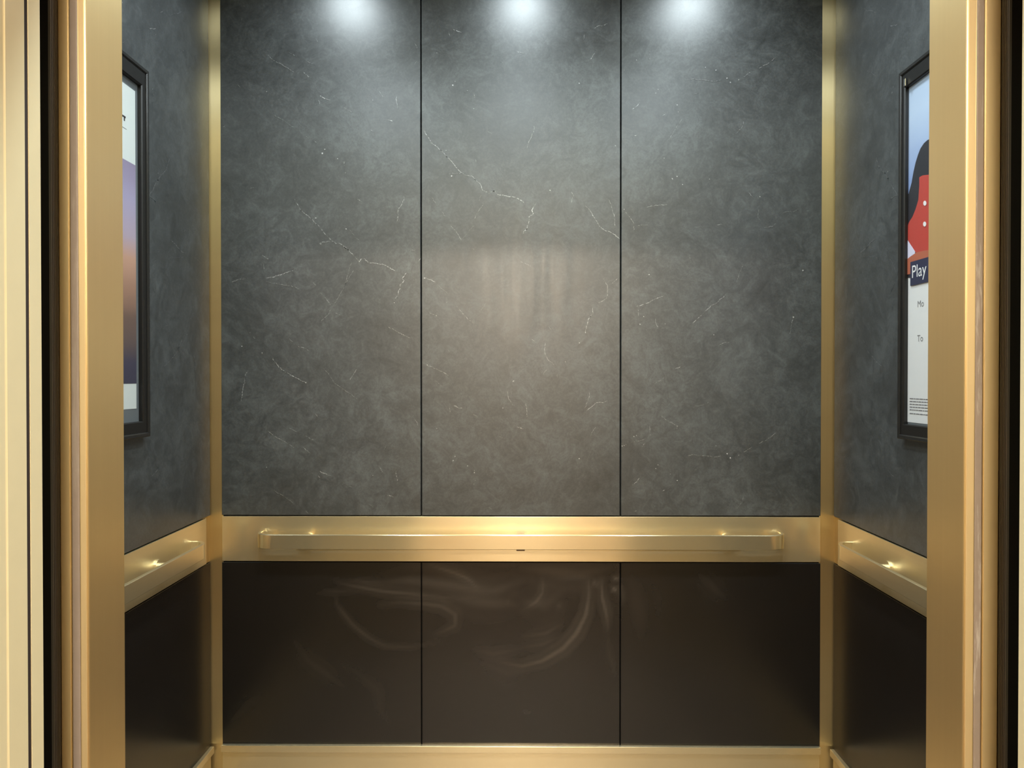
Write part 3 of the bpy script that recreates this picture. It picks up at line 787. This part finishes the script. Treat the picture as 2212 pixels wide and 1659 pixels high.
# ------------------------------------------------------------------ landing door frame (cream) and hall
def jamb(name, s, pe, label, full):
    yb = .824
    xe = on_y(pe, 800, yb)[0]
    yof = lambda px: on_x(px, 800, xe)[0]
    bm = bmesh.new(); far = xe - s*.09; st = .0012
    if full:
        g0, g1, b0, b1 = yof(56.5), yof(65), yof(11), yof(15.5)
        pts = [(xe, yb), (xe, g1), (xe - s*.012, g1), (xe - s*.012, g0), (xe, g0), (xe, b1), (xe - s*st*.5, b1 - .0006), (xe - s*st, b1 - .0018), (xe - s*st, .66), (far, .66), (far, yb)]
    else:
        g0, g1 = .799, .806
        pts = [(xe, yb), (xe, g1), (xe - s*.012, g1), (xe - s*.012, g0), (xe, g0), (xe, .768), (xe - s*st, .765), (xe - s*st, .66), (far, .66), (far, yb)]
    prism_z(bm, pts, 0, 2.2)
    o = struct(finish(name, bm, M['cream']), label, 'door frame')
    bm = bmesh.new(); a, b = sorted((xe - s*.0008, xe - s*.0118)); box(bm, a, b, g0 + .0002, g1 - .0002, .01, 2.19)
    p = finish('joint_strip', bm, M['groove'], o); p['label'] = 'dark joint in the frame'
    return xe
jl = jamb('trim_6', 1, 90, 'cream painted landing door frame on the left', True)
jr = jamb('trim_7', -1, 2204, 'cream painted landing door frame on the right', False)
bm = bmesh.new(); box(bm, jl - .09, jr + .09, .66, .824, 2.2, 2.30)
struct(finish('trim_8', bm, M['cream']), 'cream painted head of the landing door frame', 'door frame')
HX, HY, HZ = 2.4, -2.3, 2.65
bm = bmesh.new(); box(bm, -HX, jl - .09, .69, .82, 0, HZ); box(bm, jr + .09, HX, .69, .82, 0, HZ); box(bm, jl - .09, jr + .09, .69, .82, 2.30, HZ)
struct(finish('wall_front', bm, M['cream_wall']), 'cream hall wall around the lift entrance', 'wall')
bm = bmesh.new(); box(bm, -HX, HX, HY - .1, HY, 0, HZ); box(bm, -HX - .1, -HX, HY - .1, .82, 0, HZ); box(bm, HX, HX + .1, HY - .1, .82, 0, HZ)
struct(finish('wall_hall', bm, M['cream_wall']), 'cream walls of the lift hall behind the camera', 'wall')
bm = bmesh.new(); box(bm, -HX - .1, HX + .1, HY - .1, .825, HZ, HZ + .1)
struct(finish('ceiling_hall', bm, M['white']), 'white ceiling of the lift hall', 'ceiling')
bm = bmesh.new(); box(bm, -HX - .1, HX + .1, HY - .1, .85, -.1, 0)
struct(finish('floor_hall', bm, M['carpet']), 'brown carpet of the lift hall', 'floor')
bm = bmesh.new(); box(bm, XL - .06, XR + .06, .86, YB + .06, -.1, 0)
struct(finish('floor', bm, M['floor']), 'dark tiled floor of the lift car', 'floor')
bm = bmesh.new(); box(bm, XL - .06, XR + .06, .86, YB + .06, ZC, ZC + .1)
struct(finish('ceiling', bm, M['ceiling']), 'ceiling of the lift car', 'ceiling')

# ------------------------------------------------------------------ lamps
def lamp(name, typ, loc, power, col, size=None, rot=(0, 0, 0), spread=None, size_y=None):
    l = bpy.data.lights.new(name, typ); l.energy = power; l.color = col
    if typ == 'AREA':
        l.shape = 'DISK' if size_y is None else 'RECTANGLE'; l.size = size
        if size_y: l.size_y = size_y
        if spread: l.spread = spread
    o = bpy.data.objects.new(name, l); o.location = loc; o.rotation_euler = rot; C.objects.link(o); return o

P_REAR, P_FRONT, P_HALL, P_GLOW = 4.5, 12.8, 112, 31
COOL = (.83, .955, 1.0); WARM = (1.0, .86, .68)
XM = (XL + XR)/2
def downlight(x, y, pw, label):
    r = empty('ceiling_downlight', (x, y, ZC)); tag(r, label, 'ceiling light', 'downlights in the car ceiling')
    bm = bmesh.new(); n = 28
    prof = [(.090, -.0005), (.090, -.004), (.078, -.006), (.073, -.0005)]
    rings = [[bm.verts.new((x + math.cos(2*PI*i/n)*r_, y + math.sin(2*PI*i/n)*r_, ZC + dz)) for i in range(n)] for r_, dz in prof]
    for A, B in zip(rings, rings[1:]):
        for i in range(n): bm.faces.new((A[i], A[(i+1) % n], B[(i+1) % n], B[i]))
    part('trim_ring', bm, M['light_trim'], r)
    lo = lamp('downlight_lamp', 'AREA', (0, 0, -.004), pw, COOL, .14, spread=math.radians(150)); lo.parent = r
for k, (dx, nm) in enumerate(((-.60, 'left'), (.02, 'middle'), (.62, 'right'))):
    downlight(XM + dx - .012, 2.13, P_REAR, f'round ceiling downlight near the rear wall, {nm} one of three')
    downlight(XM + dx - .012, 1.32, P_FRONT, f'round ceiling downlight near the car entrance, {nm} one of three')
r = empty('hall_light', (0, -1.45, HZ)); tag(r, 'square warm ceiling light in the hall behind the camera', 'ceiling light')
bm = bmesh.new(); box(bm, -.27, .27, -1.72, -1.18, HZ - .012, HZ - .0005); part('frame', bm, M['light_trim'], r)
lo = lamp('hall_lamp', 'AREA', (0, 0, -.014), P_HALL, WARM, .5, size_y=.5); lo.parent = r

r = empty('added_glow_panel', (.02, HY, 1.8)); tag(r, 'square glow panel added on the unseen hall wall facing the lift', 'added light')  # unseen panel added to throw a warm glow onto the rear wall
bm = bmesh.new(); box(bm, -.33, .37, HY + .0005, HY + .05, 1.75, 2.45, bev=.004); part('frame', bm, M['light_trim'], r)
lo = lamp('added_glow_light', 'AREA', (0, .052, .3), P_GLOW, (1.0, .84, .66), .62, rot=(-PI/2, 0, 0), size_y=.62); lo.parent = r

# ------------------------------------------------------------------ world and view
w = bpy.data.worlds.new('world'); w.use_nodes = True; sc.world = w
w.node_tree.nodes['Background'].inputs[0].default_value = (.01, .01, .01, 1)
w.node_tree.nodes['Background'].inputs[1].default_value = .2
vs = sc.view_settings
vs.view_transform = 'Standard'; vs.look = 'None'; vs.gamma = 1; vs.use_curve_mapping = False
vs.exposure = 0.0
